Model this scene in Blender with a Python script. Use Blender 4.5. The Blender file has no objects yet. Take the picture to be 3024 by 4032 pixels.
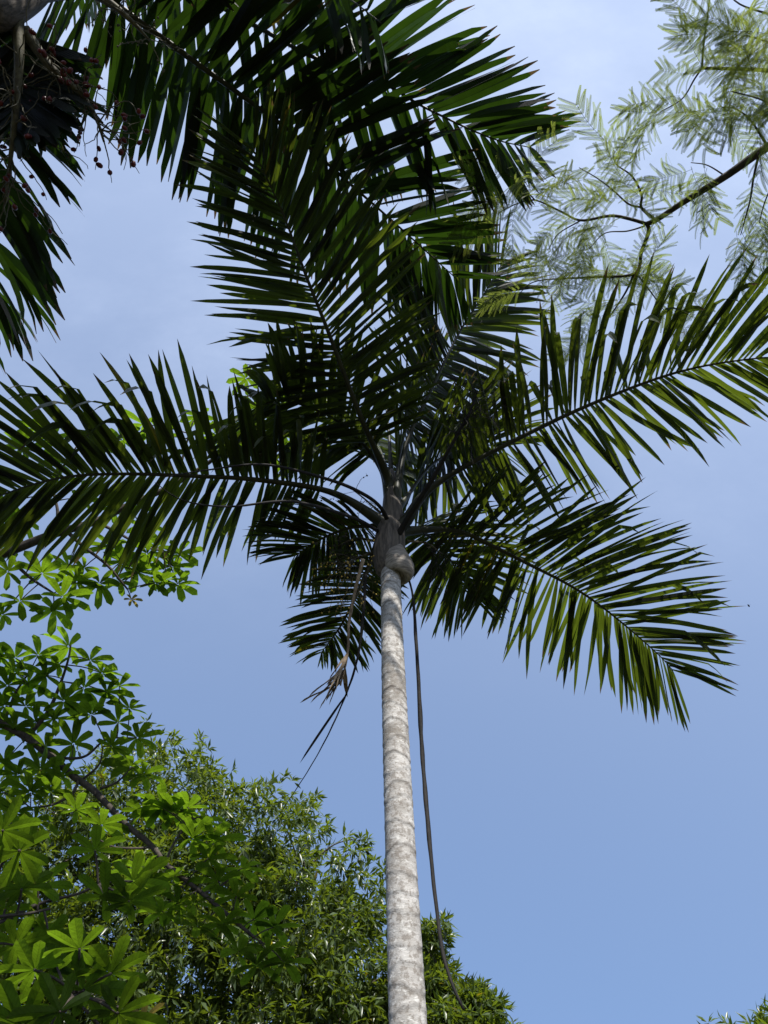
import bpy, math, random
import numpy as np
from mathutils import Vector, Matrix
R = math.radians
random.seed(7); rng = np.random.default_rng(7)
scn = bpy.context.scene
col = scn.collection

# ------------------------------------------------------------------ camera
F = 2933.0; PITCH = R(48); EYE = Vector((0, 0, 1.6))
cd = bpy.data.cameras.new('camera'); cam = bpy.data.objects.new('camera', cd); col.objects.link(cam)
cd.sensor_fit = 'VERTICAL'; cd.sensor_height = 24; cd.lens = 24*F/4032
cd.clip_start = .05; cd.clip_end = 6000
cam.location = EYE; cam.rotation_euler = (R(90)+PITCH, 0, 0); scn.camera = cam

# ------------------------------------------------------------------ sky, sun, exposure
SUN_EL, SUN_AZ = 51, 161          # azimuth clockwise from +Y: behind the camera, a little to its right
sdir = Vector((math.sin(R(SUN_AZ))*math.cos(R(SUN_EL)), math.cos(R(SUN_AZ))*math.cos(R(SUN_EL)), math.sin(R(SUN_EL))))
sl = bpy.data.lights.new('sun', 'SUN'); sl.energy = 5.0; sl.angle = R(.5); sl.color = (1, .96, .9)
so = bpy.data.objects.new('sun', sl); col.objects.link(so); so.location = (0, -5, 30)
so.rotation_euler = sdir.to_track_quat('Z', 'Y').to_euler()
w = bpy.data.worlds.new('World'); scn.world = w; w.use_nodes = True
nt = w.node_tree; nt.nodes.clear()
def N(t, **k):
    n = nt.nodes.new(t)
    for a, b in k.items(): setattr(n, a, b)
    return n
def L(a, b): nt.links.new(a, b)
def mth(op, a, b=None, c=None, clamp=False):
    n = N('ShaderNodeMath', operation=op); n.use_clamp = clamp
    for i, v in enumerate((a, b, c)):
        if v is None: continue
        if isinstance(v, (int, float)): n.inputs[i].default_value = v
        else: L(v, n.inputs[i])
    return n.outputs[0]
tc = N('ShaderNodeTexCoord'); sp = N('ShaderNodeSeparateXYZ'); L(tc.outputs['Generated'], sp.inputs[0])
cb = N('ShaderNodeCombineXYZ'); L(sp.outputs[0], cb.inputs[0]); L(sp.outputs[1], cb.inputs[1])
L(mth('MULTIPLY_ADD', sp.outputs[2], .62, .42), cb.inputs[2])      # clear tropical air: little whitening low down
nrm = N('ShaderNodeVectorMath', operation='NORMALIZE'); L(cb.outputs[0], nrm.inputs[0])
sky = N('ShaderNodeTexSky', sky_type='NISHITA'); sky.sun_disc = False
sky.sun_elevation = R(SUN_EL); sky.sun_rotation = R(SUN_AZ); sky.air_density = 1.0; sky.dust_density = .6; sky.ozone_density = 1.6
L(nrm.outputs[0], sky.inputs[0])
dt = N('ShaderNodeVectorMath', operation='DOT_PRODUCT'); L(tc.outputs['Generated'], dt.inputs[0]); dt.inputs[1].default_value = sdir
veil = mth('POWER', mth('MULTIPLY_ADD', dt.outputs['Value'], .5, .5, clamp=True), 2.1)   # thin high cirrus, brighter round the sun
nz = N('ShaderNodeTexNoise'); nz.inputs['Scale'].default_value = 2.6; nz.inputs['Detail'].default_value = 8; nz.inputs['Roughness'].default_value = .62
mp = N('ShaderNodeMapping'); mp.inputs['Scale'].default_value = (1.0, 2.0, 1.3); mp.inputs['Rotation'].default_value = (0, 0, R(35)); mp.inputs['Location'].default_value = (.2, 8, 3)
L(tc.outputs['Generated'], mp.inputs[0]); L(mp.outputs[0], nz.inputs[0])
wisp = mth('MULTIPLY', mth('POWER', mth('MULTIPLY_ADD', nz.outputs['Fac'], 2.4, -.95, clamp=True), 1.4), mth('MULTIPLY_ADD', sp.outputs[2], 2.2, -1.2, clamp=True))
fac = mth('ADD', mth('MULTIPLY', veil, .78), mth('MULTIPLY', wisp, .42), clamp=True)
mx = N('ShaderNodeMix', data_type='RGBA'); L(fac, mx.inputs['Factor']); mx.inputs['B'].default_value = (3.8, 4.4, 5.7, 1)
tint = N('ShaderNodeMix', data_type='RGBA', blend_type='MULTIPLY'); tint.inputs['Factor'].default_value = 1
L(sky.outputs[0], tint.inputs['A']); tint.inputs['B'].default_value = (.84, .90, .97, 1)
L(tint.outputs['Result'], mx.inputs['A'])
bg = N('ShaderNodeBackground'); bg.inputs[1].default_value = .15; L(mx.outputs['Result'], bg.inputs[0])
wo = N('ShaderNodeOutputWorld'); L(bg.outputs[0], wo.inputs[0])
vs = scn.view_settings; vs.view_transform = 'Standard'; vs.look = 'None'; vs.gamma = 1; vs.use_curve_mapping = False; vs.exposure = 0.55

# ------------------------------------------------------------------ pixels to directions
FW = Vector((0, math.cos(PITCH), math.sin(PITCH))); UP = Vector((0, -math.sin(PITCH), math.cos(PITCH))); RT = Vector((1, 0, 0))
def ray(x, y): return (FW + RT*((x-1512)/F) + UP*((2016-y)/F)).normalized()
def at(x, y, d): return EYE + ray(x, y)*d                       # at a distance
def atz(x, y, z): r = ray(x, y); return EYE + r*((z-EYE.z)/r.z)  # at a height
def onp(x, y, ax, th):                                          # in the vertical plane through a trunk's axis, azimuth th
    t = R(th); n = Vector((math.cos(t), -math.sin(t), 0)); d = ray(x, y)
    return EYE + d*((Vector((ax[0], ax[1], 0))-EYE).dot(n)/d.dot(n))
def proj(p):
    v = p-EYE; z = v.dot(FW)
    if z < .05: return None
    return 1512+F*v.dot(RT)/z, 2016-F*v.dot(UP)/z

# ------------------------------------------------------------------ mesh helpers
class MB:
    def __init__(s): s.v = []; s.f = []; s.a = []
    def add(s, p, a=(0, 0, 0)): s.v.append((p[0], p[1], p[2])); s.a.append(a); return len(s.v)-1
    def join(s, o):
        k = len(s.v); s.v += o.v; s.a += o.a; s.f += [tuple(i+k for i in f) for f in o.f]
    def build(s, name, m, parent=None, org=None, smooth=False):
        og = org if org is not None else (Vector((0, 0, 0)) if parent is None else Vector(base_of(parent)))
        me = bpy.data.meshes.new(name); me.from_pydata([(x-og[0], y-og[1], z-og[2]) for x, y, z in s.v], [], s.f)
        at_ = me.attributes.new('lf', 'FLOAT_VECTOR', 'POINT'); at_.data.foreach_set('vector', np.array(s.a, dtype=np.float32).ravel())
        if smooth: me.polygons.foreach_set('use_smooth', [True]*len(me.polygons))
        me.materials.append(m); me.update()
        return link(name, me, parent, og if parent is None else None)
def base_of(o):
    while o.parent: o = o.parent
    return o.location
def link(name, me, parent=None, loc=None):
    o = bpy.data.objects.new(name, me); col.objects.link(o)
    if parent: o.parent = parent
    elif loc is not None: o.location = loc
    return o
def thing(name, label, cat, loc, group=None):
    o = bpy.data.objects.new(name, None); col.objects.link(o); o.location = loc; o.empty_display_size = .2
    tag(o, label, cat, group); return o
def tag(o, label=None, cat=None, group=None, kind=None):
    for k, v in (('label', label), ('category', cat), ('group', group), ('kind', kind)):
        if v: o[k] = v
    return o
def crom(P, n):
    """resample a polyline as a smooth curve, evenly by length"""
    P = [Vector(p) for p in P]
    if len(P) == 2: Q = [P[0].lerp(P[1], i/40) for i in range(41)]
    else:
        E = [P[0]*2-P[1]] + P + [P[-1]*2-P[-2]]; Q = []
        for i in range(len(P)-1):
            a, b, c, d = E[i:i+4]
            for k in range(16):
                t = k/16; Q.append(.5*((2*b)+(c-a)*t+(2*a-5*b+4*c-d)*t*t+(3*b-a-3*c+d)*t**3))
        Q.append(P[-1])
    l = [0]
    for i in range(1, len(Q)): l.append(l[-1]+(Q[i]-Q[i-1]).length)
    out = []; j = 0
    for i in range(n):
        s = l[-1]*i/(n-1)
        while j < len(Q)-2 and l[j+1] < s: j += 1
        d = l[j+1]-l[j]; out.append(Q[j].lerp(Q[j+1], (s-l[j])/d if d > 1e-9 else 0))
    return out, l[-1]
def tube(mb, pts, rad, k=6, flat=1.0, rnd=0, cap=True, up=Vector((0, 0, 1))):
    n = len(pts); ids = []
    for i, p in enumerate(pts):
        t = (pts[min(i+1, n-1)]-pts[max(i-1, 0)]).normalized()
        s = t.cross(up)
        if s.length < 1e-3: s = t.cross(Vector((1, 0, 0)))
        s.normalize(); u = s.cross(t).normalized(); r = rad(i/(n-1)) if callable(rad) else rad
        ids.append([mb.add(p+s*(r*math.cos(a))+u*(r*flat*math.sin(a)), (math.cos(a), i/(n-1), rnd)) for a in (2*math.pi*j/k for j in range(k))])
    for i in range(n-1):
        for j in range(k): mb.f.append((ids[i][j], ids[i][(j+1) % k], ids[i+1][(j+1) % k], ids[i+1][j]))
    if cap: mb.f.append(tuple(ids[0][::-1])); mb.f.append(tuple(ids[-1]))
def rv(s=1): return Vector((random.gauss(0, s), random.gauss(0, s), random.gauss(0, s)))
def perp(n, d):
    n = n-d*n.dot(d)
    if n.length < 1e-4: n = Vector((1, 0, 0)).cross(d)
    return n.normalized()

# ------------------------------------------------------------------ materials
def new_mat(name):
    m = bpy.data.materials.new(name); m.use_nodes = True; t = m.node_tree; t.nodes.clear(); return m, t
def leaf_mat(name, refl, trans, tfac=.5, rough=.38, spec=.5, stripes=0, tips=0, yellow=0, veins=0, two=False):
    m, t = new_mat(name); n = lambda k, **kw: _n(t, k, **kw); l = t.links.new
    a = n('ShaderNodeAttribute'); a.attribute_name = 'lf'; s = n('ShaderNodeSeparateXYZ'); l(a.outputs['Vector'], s.inputs[0])
    tcx = n('ShaderNodeTexCoord'); nz = n('ShaderNodeTexNoise'); nz.inputs['Scale'].default_value = 9; nz.inputs['Detail'].default_value = 4
    l(tcx.outputs['Object'], nz.inputs[0])
    def ma(op, x, y, z=None, clamp=False):
        q = n('ShaderNodeMath', operation=op); q.use_clamp = clamp
        for i, v in enumerate((x, y, z)):
            if v is None: continue
            if isinstance(v, (int, float)): q.inputs[i].default_value = v
            else: l(v, q.inputs[i])
        return q.outputs[0]
    val = ma('MULTIPLY_ADD', s.outputs[2], .75, ma('MULTIPLY', nz.outputs['Fac'], .75))
    val = ma('ADD', val, .28)
    if stripes:
        st = ma('SINE', ma('MULTIPLY', s.outputs[0], stripes), 0)
        val = ma('MULTIPLY', val, ma('MULTIPLY_ADD', st, .10, .95))
    mid = ma('LESS_THAN', ma('ABSOLUTE', s.outputs[0], 0), .07)
    val = ma('MULTIPLY', val, ma('MULTIPLY_ADD', mid, -.25, 1.0))
    if veins:
        vn = ma('POWER', ma('ABSOLUTE', ma('SINE', ma('MULTIPLY_ADD', s.outputs[1], veins, ma('MULTIPLY', ma('ABSOLUTE', s.outputs[0], 0), -veins*.16)), 0), 0), .35)
        val = ma('MULTIPLY', val, ma('MULTIPLY_ADD', vn, .32, .72))
        n2 = n('ShaderNodeTexNoise'); n2.inputs['Scale'].default_value = 42; n2.inputs['Detail'].default_value = 3; l(tcx.outputs['Object'], n2.inputs[0])
        val = ma('MULTIPLY', val, ma('MULTIPLY_ADD', n2.outputs['Fac'], .7, .65))
    def scaled(c, two=False):
        q = n('ShaderNodeMix', data_type='RGBA', blend_type='MULTIPLY'); q.inputs['Factor'].default_value = 1
        q.inputs['A'].default_value = (*c, 1); cc = n('ShaderNodeCombineColor')
        for i in range(3): l(val, cc.inputs[i])
        l(cc.outputs[0], q.inputs['B']); o = q.outputs['Result']
        if yellow:
            y = n('ShaderNodeMix', data_type='RGBA'); l(ma('GREATER_THAN', s.outputs[2], 1-yellow), y.inputs['Factor'])
            l(o, y.inputs['A']); y.inputs['B'].default_value = (c[1]*1.7, c[1]*1.35, c[2]*1.2, 1); o = y.outputs['Result']
        if tips:
            k = ma('MULTIPLY', ma('GREATER_THAN', s.outputs[1], ma('MULTIPLY_ADD', nz.outputs['Fac'], -.25, 1.06)), tips)
            y = n('ShaderNodeMix', data_type='RGBA'); l(k, y.inputs['Factor']); l(o, y.inputs['A']); y.inputs['B'].default_value = (.12, .07, .03, 1); o = y.outputs['Result']
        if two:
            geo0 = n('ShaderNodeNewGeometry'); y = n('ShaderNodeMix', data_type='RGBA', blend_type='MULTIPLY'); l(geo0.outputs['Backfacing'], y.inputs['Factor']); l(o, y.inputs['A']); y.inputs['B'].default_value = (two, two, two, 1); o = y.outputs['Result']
        return o
    p = n('ShaderNodeBsdfPrincipled'); l(scaled(refl, two), p.inputs['Base Color']); p.inputs['Roughness'].default_value = rough
    
    geo = n('ShaderNodeNewGeometry'); back = geo.outputs['Backfacing']
    l(ma('MULTIPLY_ADD', back, -spec*.72, spec), p.inputs['Specular IOR Level']); l(ma('MULTIPLY_ADD', back, .2, rough), p.inputs['Roughness'])
    bp = n('ShaderNodeBump'); bp.inputs['Strength'].default_value = .25; bp.inputs['Distance'].default_value = .004
    if stripes: l(ma('SINE', ma('MULTIPLY', s.outputs[0], stripes), 0), bp.inputs['Height'])
    else: l(nz.outputs['Fac'], bp.inputs['Height'])
    l(bp.outputs[0], p.inputs['Normal'])
    tr = n('ShaderNodeBsdfTranslucent'); l(scaled(trans), tr.inputs[0])
    mixs = n('ShaderNodeMixShader'); mixs.inputs[0].default_value = tfac; l(p.outputs[0], mixs.inputs[1]); l(tr.outputs[0], mixs.inputs[2])
    o = n('ShaderNodeOutputMaterial'); l(mixs.outputs[0], o.inputs[0]); return m
def _n(t, k, **kw):
    q = t.nodes.new(k)
    for a, b in kw.items(): setattr(q, a, b)
    return q
def bark_mat(name, c1, c2, scale=14, rough=.8, stretch=(1, 1, 1), bump=.4, c3=None):
    m, t = new_mat(name); l = t.links.new; n = lambda k, **kw: _n(t, k, **kw)
    tcx = n('ShaderNodeTexCoord'); mpn = n('ShaderNodeMapping'); mpn.inputs['Scale'].default_value = stretch; l(tcx.outputs['Object'], mpn.inputs[0])
    nz = n('ShaderNodeTexNoise'); nz.inputs['Scale'].default_value = scale; nz.inputs['Detail'].default_value = 8; nz.inputs['Roughness'].default_value = .65; l(mpn.outputs[0], nz.inputs[0])
    rp = n('ShaderNodeValToRGB'); rp.color_ramp.elements[0].position = .38; rp.color_ramp.elements[1].position = .62
    rp.color_ramp.elements[0].color = (*c2, 1); rp.color_ramp.elements[1].color = (*c1, 1); l(nz.outputs['Fac'], rp.inputs[0]); o = rp.outputs[0]
    p = n('ShaderNodeBsdfPrincipled'); l(o, p.inputs['Base Color']); p.inputs['Roughness'].default_value = rough; p.inputs['Specular IOR Level'].default_value = .25
    b = n('ShaderNodeBump'); b.inputs['Strength'].default_value = bump; b.inputs['Distance'].default_value = .01; l(nz.outputs['Fac'], b.inputs['Height']); l(b.outputs[0], p.inputs['Normal'])
    q = n('ShaderNodeOutputMaterial'); l(p.outputs[0], q.inputs[0]); return m
def palm_bark():
    m, t = new_mat('palm_bark'); l = t.links.new; n = lambda k, **kw: _n(t, k, **kw)
    a = n('ShaderNodeAttribute'); a.attribute_name = 'lf'; s = n('ShaderNodeSeparateXYZ'); l(a.outputs['Vector'], s.inputs[0])
    tcx = n('ShaderNodeTexCoord')
    def noise(sc, st, det=8, ro=.65):
        mpn = n('ShaderNodeMapping'); mpn.inputs['Scale'].default_value = st; l(tcx.outputs['Object'], mpn.inputs[0])
        z = n('ShaderNodeTexNoise'); z.inputs['Scale'].default_value = sc; z.inputs['Detail'].default_value = det; z.inputs['Roughness'].default_value = ro; l(mpn.outputs[0], z.inputs[0]); return z.outputs['Fac']
    def ramp(f, e):
        r = n('ShaderNodeValToRGB'); r.color_ramp.elements[0].position, r.color_ramp.elements[1].position = e[0][0], e[1][0]
        r.color_ramp.elements[0].color = (*e[0][1], 1); r.color_ramp.elements[1].color = (*e[1][1], 1); l(f, r.inputs[0]); return r.outputs[0]
    big = ramp(noise(5, (1, 1, 1.6)), ((.34, (.22, .20, .175)), (.58, (.45, .43, .40))))
    lich = ramp(noise(38, (1, 1, 1.2), 5, .7), ((.50, (0, 0, 0)), (.57, (1, 1, 1))))
    pale = ramp(noise(26, (1, 1, 1.8), 6, .6), ((.55, (0, 0, 0)), (.64, (1, 1, 1))))
    def mix(f, x, y):
        q = n('ShaderNodeMix', data_type='RGBA')
        l(f, q.inputs['Factor'])
        l(x, q.inputs['A'])
        if isinstance(y, tuple): q.inputs['B'].default_value = (*y, 1)
        else: l(y, q.inputs['B'])
        return q.outputs['Result']
    sc_ = lambda f, k: (lambda q: (l(f, q.inputs[0]), q.inputs.__getitem__(1).__setattr__('default_value', k), q.outputs[0])[2])(n('ShaderNodeMath', operation='MULTIPLY'))
    c = mix(sc_(pale, .7), big, (.60, .585, .545)); c = mix(sc_(lich, .66), c, (.17, .145, .12))
    c = mix(s.outputs[2], c, (.07, .055, .045))
    p = n('ShaderNodeBsdfPrincipled'); l(c, p.inputs['Base Color']); p.inputs['Roughness'].default_value = .85; p.inputs['Specular IOR Level'].default_value = .2
    b = n('ShaderNodeBump'); b.inputs['Strength'].default_value = .5; b.inputs['Distance'].default_value = .006; l(noise(60, (1, 1, 2.5)), b.inputs['Height']); l(b.outputs[0], p.inputs['Normal'])
    q = n('ShaderNodeOutputMaterial'); l(p.outputs[0], q.inputs[0]); return m
M = {
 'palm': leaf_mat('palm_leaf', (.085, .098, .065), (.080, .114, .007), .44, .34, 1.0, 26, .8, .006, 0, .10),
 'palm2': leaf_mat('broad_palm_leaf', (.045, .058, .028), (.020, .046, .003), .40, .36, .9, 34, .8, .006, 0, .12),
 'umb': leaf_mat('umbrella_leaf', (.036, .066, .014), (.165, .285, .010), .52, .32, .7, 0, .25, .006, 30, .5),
 'young': leaf_mat('young_leaf', (.14, .12, .04), (.34, .26, .05), .5, .4),
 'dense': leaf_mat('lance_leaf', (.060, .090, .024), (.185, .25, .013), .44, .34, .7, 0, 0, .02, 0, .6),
 'fern': leaf_mat('feather_leaf', (.07, .095, .03), (.25, .31, .045), .5, .45, .4),
 'rachis': bark_mat('rachis_green', (.036, .037, .018), (.018, .020, .011), 10, .5, (1, 1, 1), .15),
 'sheath': bark_mat('sheath_grey', (.34, .30, .25), (.13, .115, .10), 9, .6, (5, 5, .6), .35),
 'pouch': bark_mat('pouch_grey', (.36, .32, .27), (.13, .11, .09), 10, .6, (1.2, 1.2, 7), .5),
 'shaded_sheath': bark_mat('shaded_sheath_brown', (.15, .125, .10), (.045, .038, .032), 9, .65, (6, 6, .5), .5),  # fibrous brown sheath; shade of the left side put into the colour
 'shaft': bark_mat('shaft_grey_green', (.26, .26, .21), (.14, .14, .11), 5, .55, (3, 3, .5), .2),
 'bark': palm_bark(),
 'dead': bark_mat('dead_brown', (.34, .26, .17), (.12, .085, .055), 18, .8, (1, 1, .3), .5),
 'dark': bark_mat('dark_stalk', (.018, .015, .013), (.009, .008, .007), 18, .75, (1, 1, 1), .5),
 'strand': bark_mat('green_strand', (.11, .10, .055), (.05, .042, .026), 30, .7, (1, 1, 1), .3),
 'twig': bark_mat('grey_twig', (.085, .070, .055), (.035, .029, .024), 20, .8, (1, 1, 1), .5),
 'darktwig': bark_mat('dark_twig', (.065, .052, .042), (.03, .025, .022), 20, .8, (1, 1, 1), .5),
 'red': bark_mat('red_fruit', (.12, .014, .010), (.045, .006, .006), 22, .35, (1, 1, 1), .1),
 'yfl': bark_mat('yellow_flower', (.55, .38, .06), (.30, .20, .05), 30, .6, (1, 1, 1), .1),
 'seed': bark_mat('dark_fruit', (.05, .04, .03), (.03, .025, .02), 30, .6, (1, 1, 1), .1),
 'insect': bark_mat('insect_black', (.03, .025, .02), (.015, .012, .01), 300, .5),
 'ground': bark_mat('leaf_litter', (.050, .042, .022), (.028, .036, .014), .9, .95, (1, 1, 1), .6),
}

# ------------------------------------------------------------------ ground
g = MB(); nG = 60
def gz(x, y): return .06*math.sin(x*.7+1)*math.cos(y*.6) if abs(x)+abs(y) < 60 else 0
gx = [-3000, -800, -250, -100]+[-60+4*i for i in range(31)]+[100, 250, 800, 3000]
for y in gx:
    for x in gx: g.add((x, y, gz(x, y)))
k = len(gx)
for i in range(k-1):
    for j in range(k-1): g.f.append((i*k+j, i*k+j+1, i*k+k+j+1, i*k+k+j))
go = g.build('ground', M['ground'], smooth=True); tag(go, 'leaf littered forest ground under the trees', kind='structure')

# ------------------------------------------------------------------ palm leaflets and fronds
def blade(mb, p, d, n, Ln, W, droop=.2, fold=None, split=None, twist=0, vee=.21, seg=8, peak=.38, rnd=None, blunt=.65, side_bend=0):
    rnd = random.random() if rnd is None else rnd
    d = d.normalized(); n = perp(n, d); rows = []; p = Vector(p)
    gz_ = Vector((0, 0, -1)); dh = Vector((d.x, d.y, 0)); dh = dh.normalized() if dh.length > .01 else Vector((0, -1, 0))
    a, b = peak*1.2, (1-peak)*1.2*blunt
    pk = (peak**a)*((1-peak)**b)
    for i in range(seg+1):
        u = i/seg
        wd = W*max(.0, ((u+.03)**a)*(max(1-u, 0)**b)/pk) if i < seg else W*.02
        wd = min(wd, W); s = d.cross(n).normalized()
        rows.append((p.copy(), s.copy(), n.copy(), wd, u))
        st = Ln/seg; d_old = d.copy()
        d = (d+gz_*(droop*2*u/seg)+s*(side_bend/seg)).normalized()
        if fold and u >= fold:
            d = d.lerp(gz_+s*.12+dh*.28, .62).normalized()
        n = n.copy(); n.rotate(d_old.rotation_difference(d)); n = perp(n, d)
        if twist: n = perp(Matrix.Rotation(twist/seg, 3, d) @ n, d)
        p = p+d*st
    ids = []
    for (q, s, nn, wd, u) in rows:
        h = wd*.5; lift = nn*(h*vee*2)
        if split and u > split:
            x = (u-split)/(1-split); gap = W*.34*x; hw = max(h*(1-.3*x), W*.03)
            ids.append((mb.add(q-s*(gap+hw)+lift, (-1, u, rnd)), mb.add(q-s*gap*.9, (-.1, u, rnd)), mb.add(q+s*gap*.9, (.1, u, rnd)), mb.add(q+s*(gap+hw)+lift, (1, u, rnd))))
        else:
            m_ = mb.add(q, (0, u, rnd)); ids.append((mb.add(q-s*h+lift, (-1, u, rnd)), m_, m_, mb.add(q+s*h+lift, (1, u, rnd))))
    for i in range(len(ids)-1):
        A, B = ids[i], ids[i+1]
        mb.f.append((A[0], A[1], B[1], B[0])); mb.f.append((A[2], A[3], B[3], B[2]))
    return rows[-1][0]

def frond(palm, ax, th, px, z_in, r0, t0, n, Ln, W, mat, mode=0, ang=(80, 28), lift=(.15, .05), droop=(.25, .25), foldp=0, split=None,
          prof=None, sides=(1, -1), pts=None, jit=.08, label=None, recs=None, stuff=False, broken=0, blunt=.65, peak=.38, tw=.6, tilt=0):
    t = R(th); S = Vector((math.cos(t), -math.sin(t), 0))            # sideways, to the right of the frond
    P = pts or [onp(x, y, ax, th) for x, y in px]
    hdir = Vector((math.sin(t), math.cos(t), 0))
    A0 = Vector((ax[0], ax[1], 0))+hdir*.02; P = [Vector((A0.x, A0.y, z_in))]+P
    C, Lc = crom(P, 61)
    mb = MB(); tube(mb, C, lambda u: r0*(1.0*(1-u)**1.0*.8+.11+.95*max(0, 1-u/.2)**1.3), 8, .75)
    fr = mb.build('frond', mat[0], palm, smooth=True)
    if label: fr['label'] = label
    for i in range(broken):      # snapped leaflets standing up from the stem with their ends hanging down
        u = t0+(1-t0)*(.04+.66*(i+random.random())/broken); fi = u*60; j = min(int(fi), 59); p = C[j].lerp(C[j+1], fi-j); T = (C[min(j+2, 60)]-C[max(j-1, 0)]).normalized()
        Nn = S.cross(T); Nn = -Nn if Nn.z < 0 else Nn; sd = 1 if S.y < 0 else -1; tmb = MB(); d = Nn.normalized()+S*(sd*random.uniform(.25, .9))+T*random.uniform(.0, .5)
        blade(tmb, p, d, Nn+rv(.15), random.uniform(.42, .62), W*1.05, .1, random.uniform(.42, .58), None, random.gauss(0, .5), seg=11, blunt=.5, peak=.5); recs.append((200, fr, tmb))
    for sd in sides:
        for i in range(n):
            u = (i+.5+random.uniform(-.3, .3))/n; tt = t0+(1-t0)*u; fi = tt*60; j = min(int(fi), 59)
            p = C[j].lerp(C[j+1], fi-j); T = (C[min(j+2, 60)]-C[max(j-1, 0)]).normalized(); Nn = S.cross(T)
            if Nn.z < 0: Nn = -Nn
            Nn.normalize()
            al = R(ang[0]+(ang[1]-ang[0])*u**1.3)+random.gauss(0, jit); lf = (lift[0] if sd > 0 else lift[1])+random.gauss(0, .10)
            d = S*(sd*math.sin(al))+T*math.cos(al)+Nn*lf
            pf = (prof or (lambda u: (.55+1.6*u*(1-u)*1.1) if u < .5 else .99*(1-((u-.5)/.5)**2.0*.55)))(u)
            if random.random() < .035: continue
            odd = random.random() < .05
            ln = Ln*pf*random.uniform(.86, 1.07); wd = W*random.uniform(.85, 1.12)*(.6+.4*pf)*(.75 if u > .9 else 1)
            fo = random.uniform(.45, .8) if random.random() < foldp*(1.0 if S.y*sd < 0 else .25) else None
            tmb = MB(); nn = Matrix.Rotation(random.gauss(tilt*sd, .36), 3, d.normalized()) @ (Nn-T*.45*0)
            tip = blade(tmb, p, d, nn, ln, wd, (droop[0] if sd > 0 else droop[1])*random.uniform(.5, 1.5)+(.55 if odd else 0), fo, split and split*random.uniform(.9, 1.08), random.gauss(0, tw*(2.2 if odd else 1)),
                        blunt=blunt, peak=peak, side_bend=random.gauss(0, .10))
            a_, b_ = proj(p), proj(tip); sc = 0
            if a_ and b_ and any(-60 < q[0] < 3084 and -60 < q[1] < 4092 for q in (a_, b_)): sc = math.hypot(a_[0]-b_[0], a_[1]-b_[1])
            if stuff: sc = 0
            recs.append((sc, fr, tmb))
    return C
def finish_leaflets(palm, recs, mat, lim=300):
    recs.sort(key=lambda r: -r[0]); rest = MB()
    for i, (sc, fr, tmb) in enumerate(recs):
        if i < lim and sc > 25: tmb.build('leaflet', mat, fr)
        else: rest.join(tmb)
    if rest.v: tag(rest.build('leaflets', mat, palm), 'narrower leaflets of the farther fronds', kind='stuff')

def strands(mb, C, n, ln, r, spread, grav, wig=.25, t0=.2, fruits=None, fr_n=3, fr_off=.012, k=4, up0=0.0, seg=12, each=None):
    """flower or fruit strands leaving a stalk; fruits collects the points where fruits sit"""
    for i in range(n):
        u = t0+(1-t0)*random.random(); fi = u*(len(C)-1); j = min(int(fi), len(C)-2); p = C[j].lerp(C[j+1], fi-j); T = (C[j+1]-C[j]).normalized()
        d = (T*.5+rv(1)*spread+Vector((0, 0, up0))).normalized(); l_ = ln*random.uniform(.6, 1.15); P = [p]
        for s_ in range(seg):
            d = (d+Vector((0, 0, -grav/seg))+rv(wig/seg*2)).normalized(); p = p+d*(l_/seg); P.append(p)
            if fruits is not None and s_ > seg*.35 and random.random() < fr_n/seg: fruits.append(p+rv(fr_off))
        m_ = MB() if each else mb
        tube(m_, P, lambda u: r*(1-.6*u), k, rnd=random.random(), cap=False)
        if each: m_.build(each[0], each[1], each[2], smooth=True)
def ellipsoid(mb, c, r, el=1.4, k=6, axis=None):
    axis = (axis or rv()).normalized(); s = perp(Vector((.3, .5, .8)), axis); t = axis.cross(s); ids = []
    for i in range(1, 4):
        f = math.pi*i/4; ids.append([mb.add(c+axis*(-math.cos(f)*r*el)+(s*math.cos(2*math.pi*j/k)+t*math.sin(2*math.pi*j/k))*(math.sin(f)*r), (0, 0, .5)) for j in range(k)])
    a = mb.add(c-axis*r*el); b = mb.add(c+axis*r*el)
    for j in range(k):
        q = (j+1) % k; mb.f.append((a, ids[0][q], ids[0][j])); mb.f.append((b, ids[2][j], ids[2][q]))
        for i in range(2): mb.f.append((ids[i][j], ids[i][q], ids[i+1][q], ids[i+1][j]))
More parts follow.
